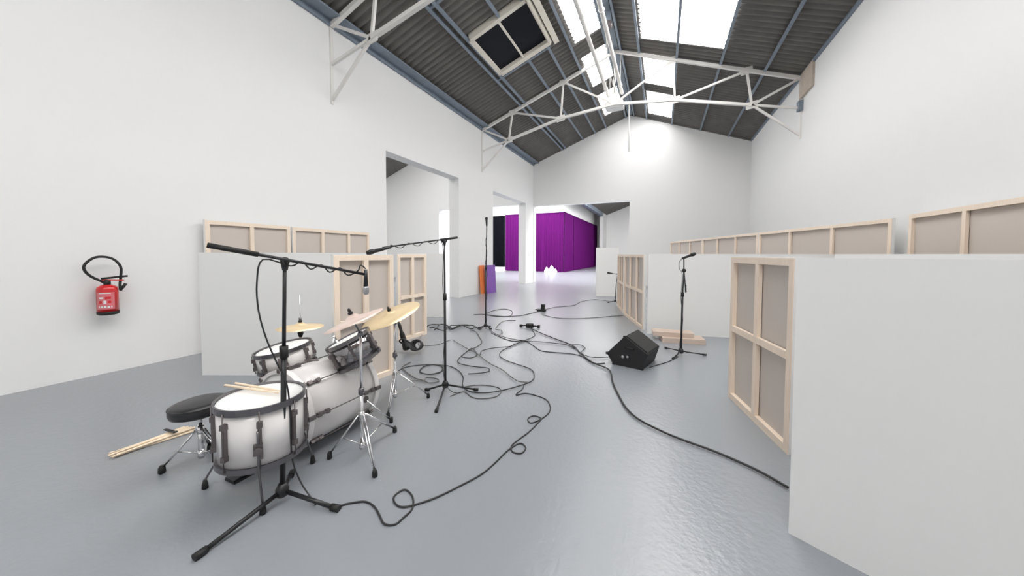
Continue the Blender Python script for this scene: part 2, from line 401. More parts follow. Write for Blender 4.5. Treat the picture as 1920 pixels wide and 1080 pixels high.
# ================================================================== STRETCHED CANVASES
def canvas(label, p0, p1, h, cols, back_right, group=None, mid=True, dep=.045, dividers=None, lean=0.0, barmat='pine'):
    """p0 -> p1 on the floor is the painted face; the stretcher bars lie on the right of that line if back_right"""
    p0, p1 = V((p0[0], p0[1], 0)), V((p1[0], p1[1], 0)); L = (p1 - p0).length; d = (p1 - p0) / L
    n = V((d.y, -d.x, 0)) * (1 if back_right else -1)
    up = V((0, 0, 1))
    t = thing('stretched_canvas', label, 'canvas', tuple((p0 + p1) / 2), group)
    def B(mb, s0, s1, z0, z1, n0, n1):
        c = p0 + d * (s0 + s1) / 2 + up * (z0 + z1) / 2 + n * (n0 + n1) / 2
        mb.obox(c, d * (s1 - s0) / 2, n * (n1 - n0) / 2, up * (z1 - z0) / 2); return mb
    e = .004
    cv = MB(); cv.m = 0
    B(cv, 0, L, 0, h, 0, e)                                  # face
    B(cv, 0, e, 0, h, e, dep - .006); B(cv, L - e, L, 0, h, e, dep - .006)  # wrapped edges
    B(cv, 0, L, h - e, h, e, dep - .006)
    cv.obj('canvas_cloth', 'canvas', t)
    B(MB(), e, L - e, e, h - e, e + .001, e + .003).obj('linen_back', 'linen', t)
    w = .055
    B(MB(), e, e + w, .0, h - e, e + .004, dep).obj('stile', barmat, t)
    B(MB(), L - e - w, L - e, .0, h - e, e + .004, dep).obj('stile', barmat, t)
    B(MB(), e + w, L - e - w, h - e - w, h - e, e + .004, dep).obj('rail', barmat, t)
    B(MB(), e + w, L - e - w, 0, w, e + .004, dep).obj('rail', barmat, t)
    divs = dividers or [L * (i + 1) / cols for i in range(cols - 1)]
    for s in divs:
        B(MB(), s - w / 2, s + w / 2, w, h - e - w, e + .010, dep + .001).obj('upright', barmat, t)
    if mid:
        B(MB(), e + w, L - e - w, h * .50 - w / 2, h * .50 + w / 2, e + .016, dep + .004).obj('crossbar', barmat, t)
    return t
# tall row along the left wall
canvas('tall canvas against the left wall, showing two bays of its wooden back', (-5.86, 2.66), (-5.86, 3.86), 1.87, 2, True)
canvas('tall canvas against the left wall with three bays, beside the doorway', (-5.86, 3.89), (-5.86, 5.58), 1.86, 3, True, dividers=[.58, 1.16])
# tall row running diagonally from the right wall
A, B_ = V((3.02, 6.62, 0)), V((.33, 15.7, 0)); dd = (B_ - A); LL = dd.length; dd.normalize()
cuts = [0, 3.25, 6.35, LL]
names = ['tall canvas of the diagonal right row, nearest one left of the gap', 'tall canvas in the middle of the diagonal right row', 'tall canvas at the far end of the diagonal right row']
for i in range(3):
    a = A + dd * (cuts[i] + .02); b = A + dd * (cuts[i + 1] - .02)
    canvas(names[i], (a.x, a.y), (b.x, b.y), 1.92, 3, False)
canvas('tall canvas against the right wall, cut by the frame edge', (3.06, 3.6), (3.06, 6.36), 1.94, 3, False)
# low canvases, left side
canvas('wide white canvas behind the drum kit, its painted face forward', (-4.83, 2.14), (-3.00, 2.93), 1.41, 3, False)
canvas('low canvas seen from behind, right beside the drum kit and its cymbals', (-2.97, 2.36), (-2.90, 3.10), 1.39, 2, True)
canvas('low canvas seen from behind, left of the middle microphone stand', (-3.84, 4.20), (-3.79, 4.86), 1.40, 2, True)
canvas('low white canvas face half hidden behind the middle microphone stand', (-5.3, 5.95), (-4.39, 6.35), 1.41, 2, False)
# low canvases, right side
canvas('low canvas seen from behind with four bays, leading to the large white one', (.66, 3.93), (.87, 2.93), 1.38, 2, True)
canvas('large white canvas face in the right foreground', (.605, 2.09), (2.45, 1.03), 1.385, 3, False)
canvas('wide white canvas behind the single microphone stand and wooden crates', (-.22, 6.46), (2.5, 7.01), 1.41, 3, False)
canvas('low white canvas hidden behind the right foreground canvases, only its top showing', (2.40, 6.75), (2.72, 3.0), 1.41, 4, False)
canvas('low canvas seen from behind, left of the floor monitor speaker', (-.76, 8.3), (-.27, 6.76), 1.40, 3, True)
canvas('farthest low canvas seen from behind, past the one at the floor monitor', (-1.06, 9.6), (-.79, 8.46), 1.40, 3, True)
canvas('small white canvas standing before the far doorway', (-2.01, 11.54), (-1.31, 11.83), 1.62, 2, False)

# two flat timber frames on the floor
def crate(label, c, ang, L, Wd, z0, h, n):
    t = thing('timber_frame', label, 'wooden frame', (c[0], c[1], z0), 'timber frames by the white canvas')
    d = V((math.cos(ang), math.sin(ang), 0)); q = V((-d.y, d.x, 0)); c = V((c[0], c[1], z0))
    for s in (-1, 1):
        MB().obox(c + q * s * (Wd / 2 - .012) + V((0,0,h/2)), d * L / 2, q * .012, V((0,0,h/2))).obj('side_board', 'darkpine', t)
        MB().obox(c + d * s * (L / 2 - .012) + V((0,0,h/2)), q * (Wd / 2 - .024), d * .012, V((0,0,h/2))).obj('end_board', 'darkpine', t)
    for i in range(n):
        o = (i + .5) / n - .5
        MB().obox(c + q * (Wd - .03) * o + V((0,0,h - .009)), d * (L / 2 - .026), q * ((Wd - .03) / n / 2 - .004), V((0,0,.009))).obj('slat', 'darkpine', t)
crate('pale timber frame lying lowest on the floor behind the microphone stand', (.31, 6.12), .16, .62, .30, 0, .075, 3)
crate('pale timber frame stacked askew on the lower one behind the microphone stand', (.17, 6.16), .10, .60, .26, .077, .07, 3)

# ================================================================== DRUMS
def perp(ax):
    ax = V(ax).normalized(); a = ax.cross(V((0,0,1)))
    a = V((1,0,0)) if a.length < .1 else a.normalized()
    return ax, a, ax.cross(a)
def hoop(mb, c, ax, R, w, th=.006):
    mb.lathe([(R - .004, -w/2), (R + th, -w/2), (R + th, w/2), (R - .004, w/2)], c, ax, 48, closed=True, smooth=False)
def shell_mb(c, ax, R, L):
    return MB().lathe([(R, 0), (R, L)], c, ax, 56)
def lug(mb, p, out, ax, L):
    side = V(ax).cross(out)
    mb.obox(V(p), V(ax) * L / 2, V(out) * .010, side * .009)
    for s in (-1, 1): mb.obox(V(p) + V(ax) * s * L * .42 + V(out) * .004, V(ax) * .014, V(out) * .013, side * .013)

# floor tom
FT = V((-2.106, 1.206, .572)); R = .205; L = .31
t = thing('floor_tom', 'white floor tom on three legs in the kit foreground, a drumstick on its head', 'drum', (FT.x, FT.y, 0))
shell_mb(FT - V((0,0,L)), (0,0,1), R, L).obj('shell', 'wrap', t)
mb = MB(); hoop(mb, FT, (0,0,1), R + .008, .035); mb.obj('top_hoop', 'darkchrome', t)
mb = MB(); hoop(mb, FT - V((0,0,L)), (0,0,1), R + .008, .030); mb.obj('bottom_hoop', 'darkchrome', t)
MB().lathe([(.0001, 0), (R - .02, 0), (R, .002), (R + .004, -.004)], FT + V((0,0,.004)), (0,0,1), 48).obj('batter_head', 'head', t)
MB().lathe([(R, 0), (R - .01, -.004), (.0001, -.004)], FT - V((0,0,L)), (0,0,1), 48).obj('resonant_head', 'head', t)
for k in range(8):
    a = math.radians(k * 45 + 12); o = V((math.cos(a), math.sin(a), 0))
    mb = MB(); lug(mb, FT + o * (R + .008) - V((0,0,L/2)), o, (0,0,1), .20)
    mb.tube([FT + o * (R + .018) + V((0,0,.0)), FT + o * (R + .018) - V((0,0,L))], .0035, 6)
    mb.obj('lug', 'hoopred', t)
for foot, a in (((-2.47, 1.09), math.radians(205)), ((-1.945, 1.105), math.radians(-35)), ((-2.12, 1.52), math.radians(82))):
    o = V((math.cos(a), math.sin(a), 0)); q = FT + o * (R + .022)
    lg = MB().tube(smoothpath([q - V((0,0,.10)), q - V((0,0,.30)), q - V((0,0,.34)) + (V((foot[0], foot[1], 0)) - V((q.x, q.y, 0))) * .15,
              (foot[0], foot[1], .05), (foot[0], foot[1], .02)]), .006, 8).obj('leg', 'darkchrome', t)
    MB().lathe([(.012, 0), (.017, .004), (.015, .03), (.009, .055)], (foot[0], foot[1], 0), n=14).obj('rubber_foot', 'rubber', lg)
    MB().obox(q - V((0,0,.20)) - o * .006, o * .012, V((-o.y, o.x, 0)) * .020, V((0,0,.028))).lathe([(.018,-.006),(.018,.006)], q - V((0,0,.20)) + o * .018, o, 14).obj('leg_bracket', 'hoopred', t)

# bass drum
BC = V((-2.40, 1.50, .30)); BR = .275; BL = .60
t = thing('bass_drum', 'white bass drum lying on its side at the centre of the kit', 'drum', (BC.x, BC.y + BL / 2, 0))
AX = V((0, 1, 0))
shell_mb(BC + AX * .02, AX, BR, BL - .04).obj('shell', 'wrap', t)
for y, nm in ((.015, 'batter_hoop'), (BL - .015, 'front_hoop')):
    mb = MB(); mb.lathe([(BR - .008, -.02), (BR + .016, -.02), (BR + .016, .02), (BR - .008, .02)], BC + AX * y, AX, 56, closed=True, smooth=False); mb.obj(nm, 'wrap', t)
MB().lathe([(.0001, 0), (BR - .005, 0), (BR - .005, .004)], BC + AX * .008, AX, 48).obj('batter_head', 'head', t)
MB().lathe([(BR - .005, -.004), (BR - .005, 0), (.0001, 0)], BC + AX * (BL - .008), AX, 48).obj('front_head', 'head', t)
for k in range(8):
    a = math.radians(k * 45 + 2); o = V((math.cos(a), 0, math.sin(a)))
    rod = MB().tube([BC + o * (BR + .022) + AX * .0, BC + o * (BR + .022) + AX * BL], .004, 6).obj('tension_rod', 'hoopred', t)
    for y in (.10, BL - .10):
        mb = MB(); lug(mb, BC + o * (BR + .010) + AX * y, o, AX, .075); mb.obj('lug', 'hoopred', rod)
    for y in (.012, BL - .012):
        MB().obox(BC + o * (BR + .014) + AX * y, o * .014, AX.cross(o) * .014, AX * .024).obj('claw', 'hoopred', rod)
for sx in (-1, 1):
    q = BC + V((sx * (BR - .01), BL - .12, -.05)); foot = V((BC.x + sx * .36, BC.y + BL + .06, 0))
    sp = MB().tube([q, foot + V((0,0,.02))], .007, 8).obj('spur', 'chrome', t)
    MB().lathe([(.011, 0), (.016, .005), (.014, .045)], foot, n=12).obj('rubber_foot', 'rubber', sp)
    MB().lathe([(.026, -.012), (.026, .012)], q, (1, 0, 0), 14).obj('spur_bracket', 'hoopred', sp)
MB().tube([BC + V((0, .42, BR - .01)), BC + V((0, .42, BR + .17))], .012, 10).obj('tom_post', 'chrome', t)
MB().lathe([(.030, 0), (.030, .03)], BC + V((0, .42, BR - .004)), n=16).obj('mount_plate', 'hoopred', t)
MB().tube([BC + V((-.03, .20, BR + .03)), BC + V((0, .20, BR + .035)), BC + V((.06, .24, BR + .03))], .007, 6).obj('wing_nut', 'hoopred', t)
# kick pedal at the batter side
t = thing('kick_pedal', 'dark kick pedal at the batter side of the bass drum', 'drum pedal', (-2.40, 1.38, 0))
MB().obox((-2.40, 1.30, .035), (.045, 0, 0), (0, .12, .02), (0, -.001, .006)).obj('footboard', 'black', t)
MB().box((-2.45, 1.18, 0), (-2.35, 1.44, .012)).obj('base', 'black', t)
MB().tube([(-2.455, 1.43, .01), (-2.455, 1.45, .22)], .008).tube([(-2.345, 1.43, .01), (-2.345, 1.45, .22)], .008).tube([(-2.46, 1.45, .22), (-2.34, 1.45, .22)], .008).obj('pedal_frame', 'darkchrome', t)
MB().tube([(-2.40, 1.45, .22), (-2.40, 1.46, .36)], .004).obj('beater_rod', 'chrome', t)
MB().lathe([(.0001, -.03), (.025, -.02), (.025, .02), (.0001, .03)], (-2.40, 1.46, .38), (0, 1, 0), 14).obj('beater', 'white', t)

# snare on its stand
def drum(name, label, C, ax, R, L, wrapm, nl, loc, off=10):
    ax, a, b = perp(ax); C = V(C)
    t = thing(name, label, 'drum', loc)
    shell_mb(C - ax * L, ax, R, L).obj('shell', wrapm, t)
    mb = MB(); hoop(mb, C, ax, R + .006, .028); mb.obj('top_hoop', 'darkchrome', t)
    mb = MB(); hoop(mb, C - ax * L, ax, R + .006, .024); mb.obj('bottom_hoop', 'darkchrome', t)
    MB().lathe([(.0001, .004), (R - .015, .004), (R + .002, 0)], C, ax, 44).obj('batter_head', 'head', t)
    MB().lathe([(R, 0), (.0001, -.003)], C - ax * L, ax, 44).obj('resonant_head', 'head', t)
    for k in range(nl):
        an = math.radians(off + 360 * k / nl); o = a * math.cos(an) + b * math.sin(an)
        mb = MB(); lug(mb, C + o * (R + .008) - ax * L / 2, o, ax, L * .55)
        mb.tube([C + o * (R + .016), C + o * (R + .016) - ax * L], .003, 6); mb.obj('lug', 'hoopred', t)
    return t, ax, a, b
SN = V((-2.79, 1.768, .641)); sax = V((-.12, -.14, 1)).normalized()
t, ax, a, b = drum('snare_drum', 'white snare drum tilted on its own stand behind the floor tom', SN, sax, .192, .14, 'wrap', 8, (SN.x, SN.y, .56))
MB().obox(SN - ax * .07 + V((.62, -.55, 0)).normalized() * .205, (.01, .01, 0), (.008, -.008, 0), (0, 0, .035)).obj('snare_strainer', 'hoopred', t)
def tripod(t, base, hub_z, feet, rad=.010, hub_r=.02, braces=True, m='chrome', spread_z=.30, foot_r=.017):
    bx, by = base
    for fx, fy in feet:
        f = V((fx, fy, .03)); top = V((bx, by, spread_z)); dv = (V((fx, fy, 0)) - V((bx, by, 0))).normalized()
        sd = V((-dv.y, dv.x, 0)) * .010
        lg = MB().tube([top + dv * .02 + sd, f + sd * .5], .006, 6).tube([top + dv * .02 - sd, f - sd * .5], .006, 6).obj('leg', m, t)
        md = (top * .42 + f * .58)
        MB().tube([V((bx, by, hub_z)), md], .005, 6).obj('brace', m, lg)
        MB().lathe([(foot_r * .8, 0), (foot_r, .006), (foot_r * .9, .035), (foot_r * .5, .05)], (fx, fy, 0), n=12).obj('rubber_foot', 'rubber', lg)
    MB().lathe([(hub_r, -.02), (hub_r, .02)], (bx, by, hub_z), n=14).obj('lower_collar', m, t)
    MB().lathe([(hub_r, -.025), (hub_r, .025)], (bx, by, spread_z), n=14).obj('upper_collar', m, t)
t = thing('snare_stand', 'chrome basket stand that carries the tilted snare drum', 'drum stand', (-2.82, 1.80, 0))
MB().tube([(-2.82, 1.80, .10), (-2.82, 1.80, .42)], .012, 10).obj('pole', 'chrome', t)
tripod(t, (-2.82, 1.80), .12, [(-3.10, 1.72), (-2.78, 1.54), (-2.86, 2.08)], spread_z=.34)
bot = SN - sax * .155
for k in range(3):
    an = math.radians(k * 120 + 20); o = a * math.cos(an) + b * math.sin(an)
    ar = MB().tube([V((-2.82, 1.80, .42)), bot + o * .10 - sax * .01, bot + o * .205 - sax * .012, bot + o * .212 + sax * .02], .007, 8).obj('basket_arm', 'darkchrome', t)
    MB().tube([bot + o * .20 - sax * .012, bot + o * .212 + sax * .02], .012, 8).obj('rubber_tip', 'rubber', ar)

# mounted tom
TN = V((-.34, -.26, .90)).normalized(); TC = V((-2.21, 1.895, .742))
t, ax, a, b = drum('rack_tom', 'small tom with mirror-dark shell tilted above the bass drum', TC, TN, .158, .185, 'mirror', 6, (TC.x, TC.y, TC.z - .15))
MB().tube([(-2.40, 1.92, .74), TC - TN * .09 - V((.14, .0, 0))], .010, 8).obj('mount_arm', 'chrome', t)

# throne
TH = V((-2.75, 1.2, .435))
t = thing('drum_throne', 'round black vinyl drum throne on chrome tripod legs', 'stool', (TH.x, TH.y, 0))
MB().lathe([(.0001, -.075), (.13, -.075), (.150, -.066), (.156, -.045), (.156, -.02), (.148, -.004), (.12, .006), (.0001, .009)], TH, (-.03, -.02, 1), 40).obj('seat', 'vinyl', t)
MB().ring(TH + V((0,0,-.012)), (-.03, -.02, 1), .154, .004, 40, 6).obj('piping', 'vinyl', t)
MB().tube([(TH.x, TH.y, .06), (TH.x, TH.y, .28)], .016, 12).obj('pole', 'chrome', t)
MB().tube([(TH.x, TH.y, .28), (TH.x, TH.y, .365)], .010, 12).obj('height_rod', 'chrome', t)
MB().lathe([(.045, 0), (.045, .012), (.02, .014)], (TH.x, TH.y, .348), n=18).obj('seat_mount', 'hoopred', t)
tripod(t, (TH.x, TH.y), .09, [(-2.90, 1.06), (-2.93, 1.33), (-2.58, 1.27)], spread_z=.25, foot_r=.020)
MB().tube([(TH.x, TH.y, .27), (TH.x + .06, TH.y - .02, .27)], .008, 8).obj('wing_screw', 'darkchrome', t)

# ------------------------------------------------------------------ cymbals (things) and stands
def cymbal(name, label, C, ax, R, m):
    ax = V(ax).normalized(); C = V(C)
    t = thing(name, label, 'cymbal', tuple(C))
    pr = [(.007, .030), (.02, .028), (.038, .016), (.048, .006), (R * .5, -.002), (R, -.016), (R, -.0175), (R * .5, -.0035), (.048, .0045), (.038, .0145), (.02, .0265), (.007, .0285)]
    MB().lathe(pr, C, ax, 56, closed=True).obj('plate', m, t)
    MB().lathe([(.014, .031), (.016, .036), (.016, .046), (.008, .050)], C, ax, 14).obj('felt', 'rubber', t)
    MB().lathe([(.009, .050), (.010, .052), (.010, .066), (.004, .072)], C, ax, 10).obj('wing_nut', 'black', t)
    return t
HH = V((-3.00, 2.06, .732))
cymbal('hi_hat_cymbal', 'top hi-hat cymbal, flat, at the left rear of the kit', HH + V((0,0,.016)), (0,0,1), .19, 'brass')
t = thing('hi_hat_cymbal', 'bottom hi-hat cymbal, upturned directly under the top one', 'cymbal', tuple(HH - V((0,0,.02))))
MB().lathe([(.010, -.046), (.038, -.032), (.048, -.022), (.178, -.003), (.178, -.0015), (.048, -.0205), (.038, -.0305), (.010, -.0445)], HH, (0,0,1), 48, closed=True).obj('plate', 'brass', t)
t = thing('hi_hat_stand', 'chrome hi-hat stand with a thin pull rod rising above its cymbals', 'cymbal stand', (HH.x, HH.y, 0))
MB().tube([(HH.x, HH.y, .05), (HH.x, HH.y, .66)], .013, 10).obj('pole', 'chrome', t)
MB().tube([(HH.x, HH.y, .66), (HH.x, HH.y, 1.03)], .0035, 8).obj('pull_rod', 'chrome', t)
MB().lathe([(.010, .635), (.026, .68), (.016, .688)], (HH.x, HH.y, 0), n=16).obj('cymbal_seat', 'black', t)
MB().lathe([(.012, .79), (.012, .82)], (HH.x, HH.y, 0), n=12).obj('clutch', 'darkchrome', t)
tripod(t, (HH.x, HH.y), .09, [(-3.24, 1.98), (-2.86, 2.25), (-3.13, 2.28)], spread_z=.30)
MB().obox((HH.x + .03, HH.y - .16, .05), (.04, 0, 0), (0, .12, -.03), (0, .001, .006)).obj('footboard', 'black', t)

CR = V((-1.841, 1.618, .978)); cn = V((-.30, -.25, 1)).normalized()
cymbal('crash_cymbal', 'rosy crash cymbal tilted steeply on the front chrome stand', CR, cn, .19, 'brass2')
def cymstand(label, base, C, n, feet, top_z, knob=True):
    t = thing('cymbal_stand', label, 'cymbal stand', (base[0], base[1], 0))
    C = V(C); n = V(n); top = V((base[0], base[1], top_z)); end = C + n * .025; low = C - n * .05
    MB().tube([(base[0], base[1], .06), (base[0], base[1], .46)], .0125, 10).obj('lower_tube', 'chrome', t)
    MB().tube([(base[0], base[1], .46), tuple(top)], .009, 10).obj('upper_tube', 'chrome', t)
    MB().lathe([(.017, .44), (.020, .45), (.020, .48), (.012, .49)], (base[0], base[1], 0), n=14).obj('height_clamp', 'darkchrome', t)
    MB().tube([(base[0] + .01, base[1], .465), (base[0] + .045, base[1] - .02, .465)], .006, 6).obj('wing_screw', 'darkchrome', t)
    MB().lathe([(.018, -.016), (.018, .016)], top, V((n.y, -n.x, 0)), 14).obj('tilter', 'darkchrome', t)
    MB().tube([top, low, end], [.007, .006, .0035], 8).obj('cymbal_rod', 'darkchrome', t)
    MB().lathe([(.013, -.014), (.015, -.002)], C, n, 14).obj('felt_seat', 'rubber', t)
    tripod(t, base, .09, feet, spread_z=.30)
    return t
cymstand('chrome stand of the tilted crash cymbal, in front of the bass drum', (-1.865, 1.70), CR, cn, [(-1.63, 1.58), (-1.90, 2.05), (-2.06, 1.60)], .86)
RD = V((-2.20, 2.34, .868)); rn = V((-.20, -.36, 1)).normalized()
cymbal('ride_cymbal', 'large yellow brass ride cymbal at the right rear of the kit', RD, rn, .26, 'brass')
cymstand('chrome stand of the large yellow ride cymbal, against the canvas frame', (-2.26, 2.45), RD, rn, [(-2.06, 2.68), (-2.43, 2.58), (-2.13, 2.22)], .76)

# ------------------------------------------------------------------ drumsticks
def stick(name_label, a, b, group=None, m='maple'):
    a, b = V(a), V(b); d = b - a; t = thing('drumstick', name_label, 'drumstick', tuple((a + b) / 2), group)
    MB().tube([a, a + d * .01, a + d * .70, a + d * .93], [.005, .0075, .0075, .0040], 10).obj('shaft', m, t)
    MB().tube([a + d * .925, a + d * .95, a + d * .985, a + d], [.0035, .0062, .0055, .002], 10).obj('tip', m, t)
z = FT.z + .0145
stick('drumstick lying across the floor tom head, its butt over the rim', (-2.40, 1.17, z + .022), (-2.02, 1.25, z + .008))
stick('second drumstick beside it on the floor tom head, nearer the throne', (-2.38, 1.215, z + .021), (-2.01, 1.275, z + .008))
# loose bundle of sticks on the floor beside the throne
for i in range(11):
    lay = 0 if i < 6 else 1
    o = (i if lay == 0 else i - 5.5) * .021 - .055
    j = random.uniform(-.02, .02); k = random.uniform(-.035, .035)
    z0 = .0085 + lay * .016
    a = (-3.40 + o * .95 + k * .3, 1.42 + j, z0); b = (-3.43 + o * .55 - k, 1.00 + j * .8, z0)
    lb = 'pale drumstick in the loose bundle on the floor left of the throne'
    if i == 0: lb = 'pale drumstick at the wall side of the floor bundle, outermost of its bottom layer'
    elif i == 5: lb = 'pale drumstick at the throne side of the floor bundle, outermost of its bottom layer'
    stick(lb, a, b, 'drumsticks bundled on the floor')
t = thing('stick_bag_strap', 'short dark strap lying across the bundle of sticks', 'strap', (-3.40, 1.30, .03))
MB().beam((-3.49, 1.30, .0465), (-3.36, 1.31, .0465), .022, .004).obj('webbing', 'rubber', t)
MB().box((-3.37, 1.298, .044), (-3.35, 1.322, .052)).obj('buckle', 'black', t)

# ================================================================== MICROPHONE STANDS
def flatleg_base(t, base, feet, hub=.07, r=.0085):
    bx, by = base
    MB().lathe([(.020, hub - .03), (.032, hub - .02), (.034, hub + .015), (.018, hub + .045)], (bx, by, 0), n=18).obj('hub', 'black', t)
    for fx, fy in feet:
        dv = (V((fx, fy, 0)) - V((bx, by, 0)))
        dn = dv.normalized()
        lg = MB().tube([V((bx, by, hub)) + dn * .02, V((fx, fy, .016)) - dn * .03], r, 8).obj('leg', 'black', t)
        MB().tube([V((fx, fy, .018)) - dn * .05, V((fx, fy, .014))], [r * 1.5, r * 1.6], 10).obj('rubber_foot', 'rubber', lg)
def mic(label, a, b, R=.012, name='microphone', gm='darkgrille'):
    a, b = V(a), V(b); d = (b - a); L = d.length; n = d.normalized()
    t = thing(name, label, 'microphone', tuple(a))
    MB().tube([a, a + n * L * .66], [R * .72, R], 14).obj('body', 'black', t)
    MB().lathe([(R, L * .66), (R * 1.25, L * .72), (R * 1.3, L * .86), (R * .9, L * .97), (.0001, L)], a, n, 16).obj('grille', gm, t)
    return t
def boomstand(label, base, piv, back, tip, feet, r=.0095, coll=.62):
    t = thing('microphone_stand', label, 'microphone stand', (base[0], base[1], 0))
    b0 = V((base[0], base[1], .05)); p = V(piv); m_ = b0.lerp(p, coll)
    MB().tube([b0, m_], r * 1.25, 12).obj('lower_tube', 'black', t)
    MB().tube([m_, p], r * .85, 12).obj('upper_tube', 'black', t)
    MB().tube([m_ - V((0,0,.035)), m_ + V((0,0,.03))], r * 1.9, 12).obj('height_clutch', 'rubber', t)
    MB().tube([p - V((0,0,.05)), p + V((0,0,.005))], [r * 1.2, r * 2.0], 12).obj('swivel_mount', 'black', t)
    bk, tp = V(back), V(tip); n = (tp - bk).normalized(); s = n.cross(V((0,0,1))).normalized()
    MB().lathe([(.022, -.016), (.022, .016)], p, s, 16).obj('swivel_disc', 'rubber', t)
    kn = MB().tube([p + s * .016, p + s * .05], .009, 8); kn.tube([p + s * .045 - V((0,0,.02)), p + s * .045 + V((0,0,.02))], .006, 8); kn.obj('wing_knob', 'rubber', t)
    bm = MB().tube([bk, tp], r * .70, 10).obj('boom_arm', 'black', t)
    MB().tube([bk, bk + n * .20], r * 1.15, 12).obj('counterweight', 'rubber', bm)
    flatleg_base(t, base, feet, r=r)
    return t
# near stand over the drums
P1 = V((-1.885, 1.215, 1.36)); bk = V((-1.975, .91, 1.44)); tp = V((-1.645, 1.545, 1.275))
boomstand('nearest black boom microphone stand, standing in front of the drum kit', (-1.93, 1.2), P1, bk, tp, [(-1.93, .80), (-1.585, 1.285), (-2.13, 1.39)], r=.0115)
mic('silver-tipped microphone hanging from the nearest boom above the drums', tp + V((0, 0, .03)), tp + V((0.003, -.003, -.125)), .014, gm='socket')
def wire(label, pts, r=.0035, m='cable', step=4):
    o = MB().tube(smoothpath(pts, step), r, 7).obj('microphone_cable', m)
    return tag(o, label, 'cable')
nb = (tp - bk).normalized()
wp = [tp + V((0,0,.035)), tp - nb * .03 + V((0,0,.05))]
for k in range(1, 9):
    q = tp.lerp(P1, k / 8.6); s = V((nb.y, -nb.x, 0)) * .016
    wp.append(q + (s if k % 2 else -s) + V((0, 0, .014 if k % 2 else -.022)))
q = P1 - nb * .09
wp += [q + V((.018, -.02, -.01)), V((-1.935, 1.10, 1.25)), V((-1.945, 1.11, 1.10)), V((-1.93, 1.135, .95)), V((-1.905, 1.175, .80)), V((-1.885, 1.205, .70)), V((-1.895, 1.23, .55)),
       V((-1.90, 1.235, .35)), V((-1.895, 1.24, .22)), V((-1.86, 1.26, .10)), V((-1.80, 1.27, .03)), V((-1.74, 1.26, .006))]
wire('black cable wound along the nearest boom and down its stand', wp, .0042)

# middle stand reaching to the drums
P2 = V((-2.0, 2.88, 1.535)); bk = V((-1.94, 3.02, 1.57)); tp = V((-2.26, 2.31, 1.455))
boomstand('middle black boom microphone stand, right of the drum kit', (-2.0, 2.88), P2, bk, tp, [(-1.80, 2.45), (-1.70, 3.03), (-2.20, 2.81)], r=.010)
mic('black microphone at the end of the middle stand boom', tp + V((.03, .07, .006)), tp + V((-.055, -.13, -.05)), .017)
nb = (tp - bk).normalized()
wp = [tp + V((.03, .08, .0))]
for k in range(1, 8):
    q = tp.lerp(P2, k / 7.5); wp.append(q + V((0, 0, .014 if k % 2 else -.022)) + V((nb.y, -nb.x, 0)) * (.012 if k % 2 else -.012))
wp += [V((-2.0, 2.86, 1.42)), V((-2.015, 2.865, 1.1)), V((-1.985, 2.865, .7)), V((-2.015, 2.865, .3)), V((-1.97, 2.84, .1)), V((-1.9, 2.86, .02)), V((-1.84, 2.90, .006))]
wire('black cable wound down the middle boom stand', wp, .0035)

# tall stand before the doorway pillar
t = thing('microphone_stand', 'tall straight black microphone stand before the doorway pillar', 'microphone stand', (-3.02, 5.66, 0))
MB().tube([(-3.02, 5.66, .03), (-3.02, 5.68, 1.15)], .013, 12).obj('lower_tube', 'black', t)
MB().tube([(-3.02, 5.68, 1.15), (-3.02, 5.71, 1.93)], .009, 12).obj('upper_tube', 'black', t)
MB().tube([(-3.02, 5.68, 1.11), (-3.02, 5.68, 1.18)], .020, 12).obj('height_clutch', 'rubber', t)
flatleg_base(t, (-3.02, 5.66), [(-3.16, 5.62), (-2.88, 5.63), (-3.0, 5.82)], hub=.06)
MB().tube([(-3.02, 5.71, 1.92), (-3.02, 5.71, 1.97)], .015, 10).obj('clip', 'rubber', t)
mic('black microphone pointing upward on the tallest stand', (-3.02, 5.71, 1.94), (-3.02, 5.70, 2.09), .022)
wp = [V((-3.02, 5.71, 1.93))]
for k in range(14): wp.append(V((-3.02 + .018 * math.cos(k * 1.9), 5.69 + .018 * math.sin(k * 1.9), 1.85 - k * .12)))
wp += [V((-3.0, 5.65, .10)), V((-2.97, 5.58, .012))]
wire('black cable spiralling down the tallest microphone stand', wp, .0035)

# stand by the floor monitor
t = thing('microphone_stand', 'black tripod microphone stand with short boom by the floor monitor', 'microphone stand', (.26, 5.25, 0))
MB().tube([(.26, 5.25, .04), (.265, 5.25, .85)], .013, 12).obj('lower_tube', 'black', t)
MB().tube([(.265, 5.25, .85), (.275, 5.25, 1.17)], .009, 12).obj('upper_tube', 'black', t)
MB().tube([(.265, 5.25, .82), (.265, 5.25, .88)], .018, 12).obj('height_clutch', 'rubber', t)
MB().lathe([(.024, -.015), (.024, .015)], (.275, 5.25, 1.18), (.4, -.9, 0), 14).obj('swivel_disc', 'rubber', t)
MB().tube([(.305, 5.26, .88), (.275, 5.25, 1.18), (.272, 5.26, 1.355)], .008, 10).obj('boom_arm', 'black', t)
MB().tube([(.305, 5.26, .88), (.30, 5.26, .98)], .011, 10).obj('counterweight', 'rubber', t)
flatleg_base(t, (.26, 5.25), [(.06, 5.56), (.15, 5.00), (.58, 5.38)], hub=.06)
mic('black microphone on the short boom stand by the floor monitor', (.25, 5.25, 1.345), (.42, 5.33, 1.415), .020)
wp = [V((.25, 5.25, 1.34)), V((.215, 5.24, 1.29)), V((.22, 5.24, 1.2)), V((.255, 5.235, 1.12)), V((.245, 5.235, .8)), V((.275, 5.235, .5)), V((.245, 5.235, .2)), V((.22, 5.20, .04)), V((.20, 5.15, .007))]
wire('black cable running down the microphone stand by the floor monitor', wp, .0035)

